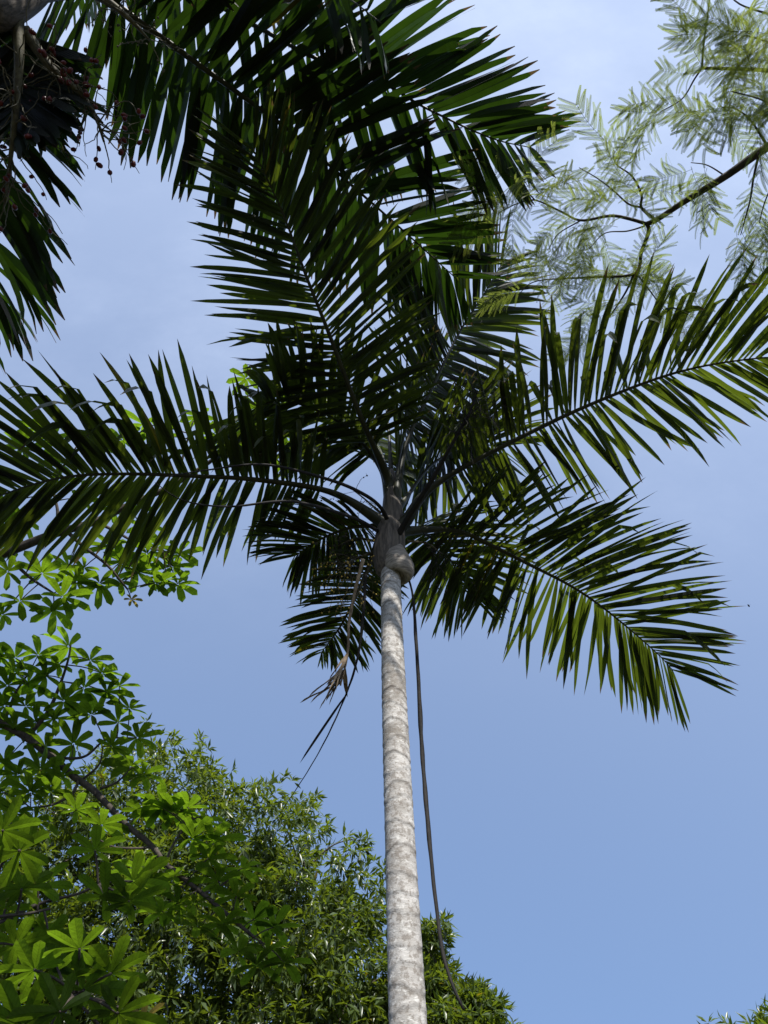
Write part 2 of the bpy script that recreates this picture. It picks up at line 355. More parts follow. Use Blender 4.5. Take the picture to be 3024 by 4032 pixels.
def trunk(palm, p0, p1, r0, r1, nr, mat, name='trunk'):
    """ringed palm trunk with leaf scars"""
    mb = MB(); k = 56; n = 900; H = p1.z-p0.z; ids = []; sc = []; z = 0.0
    while z < H+.3:
        sc.append((z, random.uniform(-.5, .5)*.04, random.uniform(0, 6.28), random.uniform(.3, 1), random.uniform(0, 6.28), random.uniform(.8, 2.6))); z += random.uniform(.07, .15)*(1.25-.5*z/H)
    zs = np.array([s[0] for s in sc])
    ax_t = (p1-p0).normalized()
    for i in range(n+1):
        u = i/n; c = p0.lerp(p1, u)+Vector((.018*math.sin(u*5.1), .012*math.sin(u*4+1), 0)); r = r0+(r1-r0)*u**.9+.09*math.exp(-u*14); row = []
        for j in range(k):
            a = 2*math.pi*j/k; zz = u*H; dk = 0; rr = r*(1+.012*math.sin(a*3+u*9)+.008*math.sin(a*2-u*23))
            j0 = np.searchsorted(zs, zz)
            for q in range(max(0, j0-2), min(len(sc), j0+2)):
                s = sc[q]; dz = zz-(s[0]+s[1]*math.cos(a-s[2])+.012*math.sin(a*2+s[4])+.004*math.sin(a*7+s[2])); arc = max(0, min(1, .25+.9*math.cos((a-s[4]))*.8+.25*math.sin(3*a+s[2])))
                rr += .0019*math.exp(-(dz/.016)**2)-.0014*math.exp(-((dz+.02)/.012)**2)
                dk = max(dk, s[3]*min(1, arc*1.3)*math.exp(-((dz+.007)/.0055)**2))
            row.append(mb.add(c+Vector((rr*math.cos(a), rr*math.sin(a), 0)), (math.cos(a), u, dk)))
        ids.append(row)
    for i in range(n):
        for j in range(k): mb.f.append((ids[i][j], ids[i][(j+1) % k], ids[i+1][(j+1) % k], ids[i+1][j]))
    return mb.build(name, mat, palm, smooth=True)
def shell(palm, name, mat, ax, zz, rr, off=(0, 0), wob=.05, k=40, tiltx=0, tilty=0, seed=0, fold=0, wrinkle=0):
    """sheath wrapped round the trunk: a lathe with an uneven, folded skin"""
    rs = random.Random(seed); ph = [rs.uniform(0, 6.28) for _ in range(6)]; mb = MB(); ids = []; n = len(zz)
    P, _ = crom([Vector((r, 0, z)) for r, z in zip(rr, zz)], 34)
    for i, q in enumerate(P):
        u = i/33; b = math.sin(math.pi*u); row = []
        for j in range(k):
            a = 2*math.pi*j/k; r = q.x*(1+wob*b*(math.sin(a*2+ph[0]+u*3)+.6*math.sin(a*3+ph[1]-u*4))+fold*.5*b*math.sin(a*9+ph[2]+u*2.5)+wrinkle*b*(math.sin(u*26+a*1.5+ph[4])+.6*math.sin(u*43-a*2+ph[5])))
            x, y = r*math.cos(a), r*math.sin(a)
            row.append(mb.add((ax[0]+x+off[0]*b, ax[1]+y+off[1]*b, q.z+tiltx*x+tilty*y+.01*math.sin(a*4+ph[3])*b), (math.cos(a), u, rs.random())))
        ids.append(row)
    for i in range(33):
        for j in range(k): mb.f.append((ids[i][j], ids[i][(j+1) % k], ids[i+1][(j+1) % k], ids[i+1][j]))
    mb.f.append(tuple(ids[0][::-1])); mb.f.append(tuple(ids[-1]))
    return mb.build(name, mat, palm, smooth=True)

# ------------------------------------------------------------------ the tall palm
D = 3.7; K = D/4.6
axB = (.06, D); zt = atz(1545, 2250, 1).z and (EYE.z+D*math.tan(PITCH-math.atan(234/F)))     # top of the bare trunk
pb = Vector((.118, D+.03, 0)); pB = thing('palm_tree', 'tall palm with a pale ringed trunk and bulging grey crownshaft', 'palm tree', pb)
trunk(pB, pb, Vector((axB[0], axB[1], zt+.12)), .096, .0655, 60, M['bark'])
shell(pB, 'crownshaft', M['shaded_sheath'], axB, [zt-.02, zt+.12, zt+.35, zt+.65, zt+.95, zt+1.1], [.072, .085, .088, .075, .05, .02], (.0, .0), .03, seed=3, fold=.02)
shell(pB, 'leaf_sheath', M['pouch'], (axB[0]+.022, axB[1]-.016), [zt-.045, zt-.065, zt-.03, zt+.03, zt+.085, zt+.14, zt+.24], [.050, .078, .104, .110, .100, .080, .050], (.020, -.014), .06, tiltx=-.42, tilty=.1, seed=5, fold=.02, wrinkle=.012)
shell(pB, 'leaf_sheath', M['shaded_sheath'], (axB[0]-.020, axB[1]-.0), [zt-.02, zt+.05, zt+.20, zt+.36, zt+.52], [.060, .092, .104, .092, .070], (-.018, -.02), .06, tiltx=.4, seed=9, fold=.04)
recs = []; pm = (M['rachis'], M['palm'])
B1 = frond(pB, axB, 203, [(1525, 1880), (1420, 1640), (1290, 1300), (1206, 1088), (1122, 860), (1054, 709), (995, 582)], zt+.7, .030, .20, 75, 0.92, 0.042, pm, recs=recs, ang=(82, 30), lift=(.10, .10), droop=(.12, .12))
B2 = frond(pB, axB, 132, [(1600, 1750), (1700, 1530), (1814, 1300), (1907, 1156), (1980, 1030)], zt+.6, .030, .30, 64, 0.98, 0.05, pm, recs=recs, ang=(78, 25), lift=(.05, .05), droop=(0.5, 0.5))
B3 = frond(pB, axB, 110, [(1600, 2050), (1724, 1901), (2147, 1674), (2492, 1525), (2743, 1447), (3024, 1407), (3230, 1410)], zt+.42, .032, .20, 71, 1.02, 0.046, pm, recs=recs, ang=(85, 30), lift=(.15, .05), droop=(.12, .2), foldp=.36, broken=15)
B4 = frond(pB, axB, 62, [(1620, 2090), (1800, 2090), (1943, 2152), (2081, 2221), (2261, 2315), (2407, 2418), (2578, 2564), (2650, 2640)], zt+.36, .030, .18, 80, 1.06, .044, pm, recs=recs, ang=(84, 33), lift=(.1, .05), droop=(.14, .16), foldp=.10, broken=4)
B5 = frond(pB, axB, 257, [(1480, 2040), (1300, 1937), (1019, 1890), (745, 1874), (470, 1866), (235, 1882), (0, 1952), (-150, 2030)], zt+.4, .032, .20, 78, 1.0, .050, pm, recs=recs, ang=(85, 30), lift=(.05, .2), droop=(.3, .12), foldp=.42, broken=17)
B6 = frond(pB, axB, 334, [(1490, 2120), (1440, 2260), (1350, 2450), (1265, 2570)], zt+.45, .026, .25, 54, 0.52, 0.032, pm, recs=recs, ang=(75, 25), lift=(.1, .1), droop=(.35, .35))
B7 = frond(pB, axB, 300, [(1470, 2070), (1370, 2080), (1250, 2130), (1160, 2190)], zt+.5, .026, .25, 50, 0.6, 0.034, pm, recs=recs, ang=(78, 28), lift=(.05, .05), droop=(.4, .4))
B8 = frond(pB, axB, 238, [(1500, 1850), (1420, 1740), (1300, 1640), (1130, 1580), (1010, 1600)], zt+.7, .028, .30, 52, 0.92, 0.046, pm, recs=recs, ang=(80, 30), lift=(.0, .0), droop=(.45, .45))
B9 = frond(pB, axB, 30, [(1610, 2080), (1700, 2120), (1790, 2230), (1830, 2330)], zt+.45, .026, .25, 52, 0.84, 0.04, pm, recs=recs, ang=(78, 28), lift=(.0, .0), droop=(.5, .5))
B10 = frond(pB, axB, 80, [(1600, 1960), (1700, 1830), (1850, 1750), (1960, 1760)], zt+.6, .028, .28, 52, 0.92, 0.046, pm, recs=recs, ang=(80, 30), lift=(.0, .0), droop=(.5, .4))
B11 = frond(pB, axB, 92, [(1560, 1880), (1590, 1720), (1650, 1590), (1740, 1500)], zt+.7, .026, .25, 46, .80, .044, pm, recs=recs, ang=(75, 28), lift=(.0, .0), droop=(.6, .6))
B12 = frond(pB, axB, 320, [(1530, 1900), (1500, 1780), (1440, 1700), (1380, 1680)], zt+.7, .026, .25, 46, .80, .044, pm, recs=recs, ang=(75, 28), lift=(.0, .0), droop=(.6, .6))
spear = MB(); SP, _ = crom([Vector((axB[0], axB[1], zt+.9)), Vector((axB[0]-.02, axB[1], zt+1.6)), Vector((axB[0]-.06, axB[1]+.03, zt+2.3))], 20)
tube(spear, SP, lambda u: .02*(1-u)+.003, 6); spear.build('spear_leaf', M['rachis'], pB, smooth=True)
finish_leaflets(pB, recs, M['palm'])

# spent flower stalk with a tangle of dry strands, and the hanging dry pieces
C, _ = crom([onp(x, y, axB, 146) for x, y in ((1545, 2150), (1600, 2050), (1700, 1890), (1790, 1730), (1850, 1620), (1880, 1540))], 40)
m_ = MB(); tube(m_, C, lambda u: .020*(1-u)**.8+.005, 7); st = m_.build('flower_stalk', M['dark'], pB, smooth=True); st['label'] = 'dark spent flower stalk with a tangle of bare strands'
m_ = MB(); strands(m_, C, 60, .40, .0026, .9, .6, 1.4, .72, k=4, up0=.25, seg=16); tag(m_.build('strands', M['dark'], st, smooth=True), kind='stuff')
for pts, rr in (([(1530, 2120, 5.35), (1470, 2080, 5.2), (1380, 2035, 4.95), (1150, 1975, 4.5), (900, 1995, 4.35), (720, 1970, 4.25), (610, 1900, 4.25)], .013),
                ([(1540, 2080, 5.38), (1500, 2000, 5.28), (1430, 1945, 5.1), (1300, 1890, 4.9), (1050, 1830, 4.6), (820, 1850, 4.5), (640, 1880, 4.4)], .014)):
    C, _ = crom([at(*p) for p in pts], 40); m_ = MB(); tube(m_, C, lambda u: rr*(1-u)**.8+.002, 6); m_.build('flower_stalk', M['dark'], pB, smooth=True)
for k_, (pts, n_, ln, fl) in enumerate(((((1480, 2130), (1400, 2120), (1330, 2150)), 34, .42, 'seed'), (((1480, 2170), (1400, 2200), (1340, 2240)), 34, .40, 'yfl'),
                           (((1500, 2020), (1430, 1960), (1390, 1930)), 9, .36, 'seed'), (((1600, 2130), (1680, 2140), (1740, 2180)), 26, .40, 'seed'), (((1470, 2200), (1430, 2290), (1400, 2360)), 22, .34, 'yfl'))):
    th = (285, 280, 255, 60, 290)[k_]
    C, _ = crom([onp(x, y, axB, th) for x, y in pts], 16); m_ = MB(); tube(m_, C, lambda u: .010*(1-.6*u), 6); st = m_.build('flower_stalk', M['strand'], pB, smooth=True)
    m_ = MB(); fr_ = []; strands(m_, C, n_, ln, .0022, .8, 1.2, .9, .25, fr_, 5, .006); tag(m_.build('strands', M['dark'] if fl == 'seed' else M['strand'], st, smooth=True), kind='stuff')
    m_ = MB(); [ellipsoid(m_, p, random.uniform(.004, .007), 1.1, 5) for p in fr_]; tag(m_.build('fruits' if fl == 'seed' else 'flowers', M[fl], st), kind='stuff')
def hanging(name, pts, rad, mat, flat=.4, label=None):
    C, _ = crom([at(*p) for p in pts], 60); m_ = MB(); C = [c+Vector((.0006*math.sin(i*.37)+.0006*math.sin(i*1.3), 0, 0)) for i, c in enumerate(C)]; tube(m_, C, lambda u: rad(u)*(1+.12*math.sin(u*47)*math.sin(u*19)), 6, flat); o = m_.build(name, mat, pB, smooth=True)
    if label: o['label'] = label
    return C, o
hanging('dead_frond', [(1575, 2190, 5.12), (1622, 2330, 5.0), (1640, 2550, 4.75), (1662, 2950, 4.4), (1690, 3300, 4.1), (1735, 3700, 3.85), (1775, 3860, 3.77), (1825, 3975, 3.73)], lambda u: .013*(.55+.9*u*(u < .5)+(u >= .5)*(1-u)*.9)+.001, M['dark'], .8, 'long dark dry frond stem hanging beside the trunk')
C, o = hanging('dead_frond', [(1430, 2200, 4.95), (1400, 2320, 4.9), (1375, 2450, 4.85), (1368, 2580, 4.8), (1340, 2700, 4.75)], lambda u: .014*(1-u*.6), M['dead'], .5, 'brown frayed dry frond hanging left of the trunk')
for i in range(14):
    m_ = MB(); p = C[random.randint(44, 58)]; tgt = at(1180+random.uniform(0, 130), 2850-random.uniform(0, 120), 4.7)
    blade(m_, p, (tgt-p)+rv(.06), Vector((0, -1, .3)), (tgt-p).length*random.uniform(.5, 1.05), .030, .15, twist=1.5, rnd=.3); m_.build('dry_leaflet', M['dead'], o)
C, o2 = hanging('dead_frond', [(1440, 2260, 5.0), (1425, 2480, 4.9), (1395, 2640, 4.85), (1335, 2800, 4.8), (1240, 2990, 4.75), (1105, 3200, 4.7)], lambda u: .009*(1-u)+.0025, M['dark'], .6, 'thin dark dry strip hanging and curving away from the trunk')
m_ = MB(); p = C[30]; tgt = at(1178, 3005, 4.8); blade(m_, p, tgt-p, Vector((0, -1, 0)), (tgt-p).length, .016, .05, rnd=.2); m_.build('dry_leaflet', M['dark'], o2)

# ------------------------------------------------------------------ the broad-leaved palm overhead, crown in the upper left
ZA = 6.4; cA = atz(30, -10, ZA); axA = (cA.x, cA.y); baseA = Vector((cA.x-.1, cA.y+.1, 0))
pA = thing('palm_tree', 'broad leaved palm leaning overhead with red fruit clusters', 'palm tree', baseA)
trunk(pA, baseA, Vector((axA[0], axA[1], ZA-.25)), .12, .085, 60, M['bark'])
shell(pA, 'crownshaft', M['shaded_sheath'], axA, [ZA-.35, ZA-.25, ZA, ZA+.4, ZA+.7], [.09, .125, .13, .10, .05], (0, 0), .03, seed=4, fold=.02)
recs = []; am = (M['rachis'], M['palm2'])
kw = dict(recs=recs, blunt=.55, peak=.45, split=.80, tw=.5, foldp=.10)
frond(pA, axA, 52, [(380, -20), (550, 87), (760, 239), (970, 390), (1165, 535), (1400, 743), (1544, 869), (1704, 1013), (1800, 1100)], ZA+.2, .034, .08, 54, 1.05, .10, am, ang=(88, 38), lift=(.08, .0), droop=(.3, .18), **kw)
frond(pA, axA, 70, [(700, -40), (1000, 100), (1240, 228), (1510, 329), (1670, 422), (1924, 540), (2092, 582)], ZA+.3, .032, .18, 50, .95, .088, am, ang=(78, 25), lift=(.1, .0), droop=(.35, .4), **kw)
frond(pA, axA, 86, [(420, -330), (800, -280), (1100, -160), (1350, -20), (1500, 90)], ZA+.3, .032, .15, 40, .95, .10, am, ang=(75, 28), lift=(.05, .0), droop=(.4, .5), **kw)
frond(pA, axA, -33, [(-60, 330), (-150, 700), (-200, 1100), (-230, 1300)], ZA-.1, .032, .06, 38, .95, .10, am, ang=(72, 30), lift=(.0, .0), droop=(.9, .6), **kw)
frond(pA, axA, 5, [(60, 150), (80, 260), (70, 380), (40, 500)], ZA+.1, .030, .2, 22, .62, .095, am, ang=(72, 30), lift=(.0, .0), droop=(.5, .6), **kw)
for th_ in (112, 150, 225, 285):  # unseen fronds rounding out the crown; the first one added to shade its neighbours
    h_ = Vector((math.sin(R(th_)), math.cos(R(th_)), 0)); c0 = Vector((axA[0], axA[1], 0))
    frond(pA, axA, th_, None, ZA+.3, .032, .25, 24, .85, .11, am, ang=(70, 28), lift=(.0, .0), droop=(.4, .4), stuff=True,
          pts=[c0+h_*.2+Vector((0, 0, ZA+.8)), c0+h_*1.0+Vector((0, 0, ZA+1.3)), c0+h_*1.9+Vector((0, 0, ZA+1.2)), c0+h_*2.6+Vector((0, 0, ZA+.6))], **{**kw, 'foldp': 0})
finish_leaflets(pA, recs, M['palm2'])
dA = (cA-EYE).length
for pts, n_, red, ln in ((((70, 40, dA-.1), (75, 250, dA-.35), (60, 450, dA-.45), (40, 640, dA-.5), (20, 800, dA-.5)), 44, 1, .42),
                 (((100, 120, dA-.15), (200, 265, dA-.3), (320, 370, dA-.35), (380, 470, dA-.4), (410, 560, dA-.4)), 54, 1, .34),
                 (((300, -60, dA-.1), (430, 10, dA-.2), (520, 85, dA-.25), (590, 160, dA-.25)), 22, 0, .26)):
    C, _ = crom([at(*p) for p in pts], 30); m_ = MB(); tube(m_, C, lambda u: .027*(1-u)+.006, 7); st = m_.build('fruit_stalk', M['strand'], pA, smooth=True)
    fr_ = []; strands(None, C, n_, ln, .0042 if red else .0035, .75, .8, 1.3, .2, fr_, 1.6 if red else 6, .008, k=5, each=('strand', M['strand'], st))
    if red:
        for p in fr_: m_ = MB(); ellipsoid(m_, p, random.uniform(.011, .016), 1.35, 8); m_.build('fruit', M['red'], st, smooth=True)
    else:
        m_ = MB(); [ellipsoid(m_, p, .006, 1.2, 5) for p in fr_]; tag(m_.build('buds', M['strand'], st), kind='stuff')

# ------------------------------------------------------------------ umbrella trees with finger-like leaves
def branch(tree, px, r0, r1, mat, name='branch', n=36, k=7):
    C, _ = crom([at(*p) if isinstance(p, tuple) else p for p in px], n); m_ = MB(); tube(m_, C, lambda u: r0+(r1-r0)*u, k); return C, m_.build(name, mat, tree, smooth=True)
def palmate(mb, c, ax_d, nrm, Rl, n=None, droop=.4, mats=None, part=None, seg=5):
    """leaflets radiating from the petiole end"""
    n = n or random.choice((6, 7, 7, 8)); nrm = perp(nrm, ax_d) if abs(nrm.dot(ax_d)) < .95 else nrm; s = ax_d.cross(nrm).normalized(); rb = random.random()
    for i in range(n):
        a = (i-(n-1)/2)/n*2*math.pi*.93+random.gauss(0, .07); f = .62+.38*math.cos(a*.5)**2
        d = ax_d*math.cos(a)+s*math.sin(a)
        m_ = MB() if part else mb
        blade(m_, c+d*Rl*.04, d+nrm*.12, nrm, Rl*f*random.uniform(.9, 1.08), Rl*.30*f*random.uniform(.9, 1.1), droop*random.uniform(.6, 1.5), None, None, random.gauss(0, .3), .09, 6, .58, min(1, max(0, rb*.6+random.random()*.4)), .55, random.gauss(0, .15))
        if part: m_.build('leaflet', part[0], part[1])
def nearest(p, curves):
    best = None
    for C in curves:
        for i, q in enumerate(C[2:]):
            e = (q-p).length
            if best is None or e < best[0]: best = (e, q)
    return best[1]
def leafy(tree, curves, leaves, size, mat, twigmat, face=.5, droop=.45, deep=False, young=()):
    """hang a palmate leaf at every given place, its petiole grown from the nearest branch"""
    for li, (x, y, d) in enumerate(leaves):
        c = at(x, y, d); q = nearest(c, curves); a = (c-q); ln = a.length
        mid = q.lerp(c, .5)+Vector((0, 0, .05*ln)); C, _ = crom([q, mid, c], 10); m_ = MB(); tube(m_, C, lambda u: .0045+.004*min(ln, 1)*(1-u), 5)
        ad = (a.normalized()+rv(.35)); ad.z *= .5; ad.normalize()
        nr = (Vector((0, 0, 1))*(1-face)-(c-EYE).normalized()*face*(-1 if face < 0 else 1)*-1*-1+rv(.25)).normalized()
        nr = (Vector((0, 0, 1))+(c-EYE).normalized()*face+rv(.22)).normalized()
        ad = perp(ad, nr); sz = size*random.uniform(.8, 1.12)*(.55 if li in young else 1)
        mt = M['young'] if li in young else mat
        if deep:
            lf = m_.build('leaf', twigmat, tree, smooth=True); palmate(None, c, ad, nr, sz, droop=droop, part=(mt, lf))
        else:
            lf = m_.build('leaf_stalk', twigmat, tree, smooth=True); b = MB(); palmate(b, c, ad, nr, sz, droop=droop); b.build('leaf', mt, tree)
def scatter(poly, n, dmin, d0, d1, seed):
    """n spread-out leaf places inside an outline"""
    rs = random.Random(seed); out = []; xs = [p[0] for p in poly]; ys = [p[1] for p in poly]; tries = 0
    while len(out) < n and tries < 20000:
        tries += 1; x, y = rs.uniform(min(xs), max(xs)), rs.uniform(min(ys), max(ys)); c = False; j = len(poly)-1
        for i in range(len(poly)):
            if (poly[i][1] > y) != (poly[j][1] > y) and x < (poly[j][0]-poly[i][0])*(y-poly[i][1])/(poly[j][1]-poly[i][1])+poly[i][0]: c = not c
            j = i
        if c and all((x-a)**2+(y-b)**2 > dmin*dmin for a, b, _ in out): out.append((x, y, rs.uniform(d0, d1)))
    return out
u1b = Vector((-6.6, 5.6, 0)); U1 = thing('umbrella_tree', 'umbrella tree whose grey branch and finger leaves reach behind the palm fronds', 'tree', u1b)
top = at(-900, 2300, 7.2)
cv = []
def ub(px, a, b): C, o = branch(U1, px, a, b, M['twig']); cv.append(C)
ub([u1b, u1b+Vector((.1, .1, 2)), u1b.lerp(top, .7), top], .13, .07)
ub([top, (-300, 2270, 7.1), (0, 2183, 6.9), (204, 2105, 6.8), (376, 2054, 6.8), (502, 1991, 6.8), (700, 1900, 6.8), (900, 1760, 6.8), (1040, 1600, 6.8), (1080, 1500, 6.8)], .06, .008)
ub([(266, 2095, 6.8), (329, 2152, 6.7), (423, 2227, 6.6), (502, 2320, 6.6)], .018, .008)
ub([(47, 2170, 6.9), (60, 2215, 6.8), (118, 2274, 6.7), (211, 2336, 6.6)], .018, .008)
ub([(219, 2100, 6.8), (227, 2015, 6.9), (215, 1900, 7.0), (300, 1760, 7)], .016, .007)
ub([(376, 2054, 6.8), (450, 2090, 6.7), (560, 2150, 6.6), (640, 2170, 6.6)], .016, .007)
ub([(700, 1900, 6.8), (720, 1800, 6.9), (760, 1660, 7.0)], .014, .006)
up_ = [(31, 2250, 6.7), (80, 2365, 6.6), (165, 2258, 6.7), (211, 2400, 6.6), (243, 2350, 6.5), (330, 2235, 6.6), (392, 2297, 6.6), (517, 2360, 6.6), (610, 2297, 6.6), (580, 2180, 6.6), (655, 2280, 6.6), (480, 2210, 6.7), (430, 2150, 6.7),
       (376, 1745, 7.1), (565, 1670, 7.1), (780, 1640, 7.1), (1168, 1735, 6.9), (970, 1490, 6.9), (1090, 1590, 6.9), (1010, 1610, 7.0), (1100, 1690, 7), (920, 1700, 7), (200, 1730, 7.1), (140, 1690, 7.2), (90, 1760, 7.1), (860, 1720, 7), (480, 1730, 7.1), (650, 1720, 7.1),
       (20, 2060, 7), (90, 2050, 7), (10, 2420, 6.7), (30, 2130, 7), (540, 1960, 7), (440, 2000, 7), (330, 1960, 7), (560, 2070, 6.8), (680, 2230, 6.7), (540, 2250, 6.7), (300, 2290, 6.6), (620, 2150, 6.7), (700, 2300, 6.7), (470, 2290, 6.7), (270, 2230, 6.8), (1110, 1830, 7), (250, 1830, 7.1), (700, 2180, 6.8), (0, 1990, 7.1)]
leafy(U1, cv, up_, .22, M['umb'], M['twig'], .35, .5, young=(7,))
u2b = Vector((-5.2, 7.2, 0)); U2 = thing('umbrella_tree', 'umbrella tree with a long bare branch slanting down over the bushy crown', 'tree', u2b); cv = []
def ub(px, a, b): C, o = branch(U2, px, a, b, M['twig']); cv.append(C)
t2 = at(-420, 2620, 7.6)
ub([u2b, u2b+Vector((.0, .0, 2)), u2b.lerp(t2, .75)+Vector((.1, 0, 0)), t2], .14, .08)
ub([t2, (-200, 2720, 7.4), (0, 2840, 7.2), (110, 2905, 7.1), (215, 2990, 7.0), (300, 3065, 6.9), (360, 3103, 6.8), (420, 3165, 6.7), (500, 3250, 6.6), (600, 3330, 6.5), (650, 3400, 6.45), (800, 3520, 6.4), (1000, 3690, 6.3)], .045, .012)
ub([(210, 2985, 7.0), (330, 2980, 6.95), (420, 2912, 6.9), (540, 2905, 6.9)], .014, .005)
ub([(325, 3070, 6.9), (390, 3010, 6.85), (405, 2940, 6.8)], .012, .005)
ub([(395, 3105, 6.75), (460, 3080, 6.7), (520, 3020, 6.7)], .012, .005)
ub([(310, 3075, 6.85), (280, 3130, 6.8), (200, 3170, 6.8), (120, 3180, 6.8)], .014, .006)
ub([(110, 2900, 7.1), (190, 2800, 7.1), (235, 2700, 7.1), (268, 2600, 7.1), (280, 2530, 7.1)], .022, .007)
ub([(-60, 2790, 7.2), (20, 2820, 7.2), (60, 2730, 7.2), (120, 2640, 7.2)], .018, .007)
ub([(650, 3400, 6.45), (680, 3330, 6.5), (740, 3240, 6.5), (800, 3210, 6.5)], .011, .005)
ub([(600, 3335, 6.5), (540, 3340, 6.5), (450, 3335, 6.5), (380, 3300, 6.5)], .011, .005)
ub([(800, 3520, 6.4), (880, 3480, 6.4), (960, 3410, 6.4)], .010, .004)
up_ = [(150, 2580, 7.1), (270, 2545, 7.1), (355, 2600, 7.0), (330, 2710, 7), (420, 2725, 7), (510, 2790, 7), (250, 2760, 7), (360, 2815, 6.9), (465, 2845, 6.9), (540, 2905, 6.9), (440, 2940, 6.8), (515, 3020, 6.7), (560, 3050, 6.7), (60, 2650, 7.2), (110, 2690, 7.2), (30, 2700, 7.2), (180, 2660, 7.1),
       (20, 2780, 7.2), (100, 2780, 7.1), (210, 2830, 7.1), (140, 2840, 7.1), (60, 2870, 7.1), (290, 2930, 7), (180, 2940, 7), (70, 3050, 7), (160, 3030, 6.9), (20, 3000, 7), (240, 3060, 6.9), (120, 3120, 6.8), (200, 3120, 6.8), (300, 3190, 6.7), (140, 3230, 6.8), (60, 3200, 6.8),
       (560, 3200, 6.6), (680, 3200, 6.5), (740, 3180, 6.5), (640, 3180, 6.5), (800, 3230, 6.5), (838, 3308, 6.4), (760, 3300, 6.4), (400, 3250, 6.6), (690, 3450, 6.4), (620, 3480, 6.4), (760, 3560, 6.4), (860, 3470, 6.4), (950, 3420, 6.4), (940, 3748, 6.3), (880, 3640, 6.3), (780, 3650, 6.3), (700, 3560, 6.3), (1000, 3620, 6.3), (1050, 3740, 6.3), (820, 3380, 6.4), (0, 2580, 7.2), (-30, 2880, 7.2), (10, 3120, 7), (400, 2650, 7), (230, 2620, 7.1), (470, 2700, 7), (60, 2590, 7.2),
       (640, 3590, 6.3), (560, 3430, 6.4), (930, 3530, 6.3), (1080, 3650, 6.3), (1010, 3800, 6.3), (1120, 3790, 6.3)]
leafy(U2, cv, up_, .24, M['umb'], M['twig'], .35, .6)
u3b = Vector((-1.75, 2.75, 0)); U3 = thing('umbrella_sapling', 'young umbrella tree with large bright sunlit finger leaves', 'tree', u3b); cv = []
def ub(px, a, b): C, o = branch(U3, px, a, b, M['darktwig']); cv.append(C)
k3 = at(150, 4200, 3.30)
ub([u3b, u3b+Vector((.1, 0, .8)), k3], .022, .016)
ub([k3, (211, 4032, 3.23), (260, 3970, 3.19), (301, 3917, 3.15)], .013, .008)
ub([k3, (-60, 3900, 3.45), (-20, 3640, 3.60), (0, 3610, 3.60), (120, 3595, 3.60), (199, 3577, 3.60)], .011, .005)
ub([(-20, 3640, 3.60), (150, 3560, 3.68), (307, 3519, 3.68), (386, 3483, 3.68)], .008, .005)
ub([(-60, 3900, 3.45), (-40, 3600, 3.30), (0, 3420, 3.23), (40, 3370, 3.19)], .009, .005)
up_ = [(136, 3818, 3.08), (313, 3736, 3.08), (437, 3833, 3.08), (235, 3984, 3.00), (464, 3990, 3.08), (223, 3803, 3.26), (307, 3839, 3.26), (509, 3550, 3.60), (374, 3350, 3.68), (524, 3471, 3.68), (410, 3531, 3.60), (85, 3500, 3.53), (150, 3490, 3.60), (40, 3690, 3.68), (130, 3660, 3.68), (330, 3900, 3.12), (560, 4020, 3.15), (78, 3350, 3.00), (10, 3270, 2.93), (20, 3580, 3.60), (60, 3720, 3.53), (190, 3690, 3.60), (420, 4080, 3.15), (90, 4040, 3.08), (20, 3980, 3.23)]
leafy(U3, cv, up_, .155, M['umb'], M['darktwig'], .9, .3, deep=True, young=(16,))

# ------------------------------------------------------------------ feather-leaved tree, upper right
def feather_mesh(seed):
    rs = random.Random(seed); mb = MB(); Ln = .38; n = rs.choice((10, 11, 12, 13)); rb = rs.random()
    def q(t): return Vector((Ln*t, .05*math.sin(t*2+seed), -.10*t*t))
    tube(mb, [q(i/10) for i in range(11)], .0016, 3, cap=False)
    for i in range(n):
        t = .15+.85*i/(n-1)
        for sd in (1, -1):
            a = R(rs.gauss(62-22*t, 7)); d = Vector((math.cos(a), sd*math.sin(a), rs.gauss(-.05, .2))).normalized(); l_ = .15*(.7+.5*math.sin(math.pi*(.2+.65*t)))*rs.uniform(.85, 1.1); p = q(t); m = 23
            nrm = perp(Vector((rs.gauss(0, .25), rs.gauss(0, .25), 1)), d); s = d.cross(nrm)
            rr = min(1, max(0, rb*.5+rs.random()*.5))
            A = mb.add(p-s*.0007, (0, 0, rr)); B = mb.add(p+s*.0007, (0, 0, rr)); dd = Vector(d); pp = Vector(p); cl = rs.uniform(.2, .9); bend = rs.gauss(-.2, .8)
            for k_ in range(m):
                dd = (dd+Vector((-.5/m*bend, .2/m*bend, -.55/m))).normalized(); pp = pp+dd*(l_/m)
                for s2 in (1, -1):
                    e = (s*s2+dd*.45+nrm*cl).normalized()*(.0165*(1-.55*(k_/m)**3)); wv = dd*.0024
                    a0 = mb.add(pp-wv*.6, (-1, .2, rr)); a1 = mb.add(pp+e*.5-wv, (-1, .5, rr)); a2 = mb.add(pp+e, (0, .8, rr)); a3 = mb.add(pp+e*.5+wv, (1, .5, rr)); a4 = mb.add(pp+wv*.6, (1, .2, rr))
                    mb.f.append((a0, a1, a2, a3, a4))
            C2, D2 = mb.add(pp-s*.0004, (0, 0, rr)), mb.add(pp+s*.0004, (0, 0, rr)); mb.f.append((A, B, D2, C2))
    me = bpy.data.meshes.new('feather_leaf'); me.from_pydata(mb.v, [], mb.f); at_ = me.attributes.new('lf', 'FLOAT_VECTOR', 'POINT'); at_.data.foreach_set('vector', np.array(mb.a, dtype=np.float32).ravel())
    me.materials.append(M['fern']); return me
FM = [feather_mesh(i) for i in range(6)]
fb = Vector((7.2, 5.0, 0)); FT = thing('feathery_tree', 'feathery tree with fine fern-like leaves on thin dark branches', 'tree', fb); cv = []
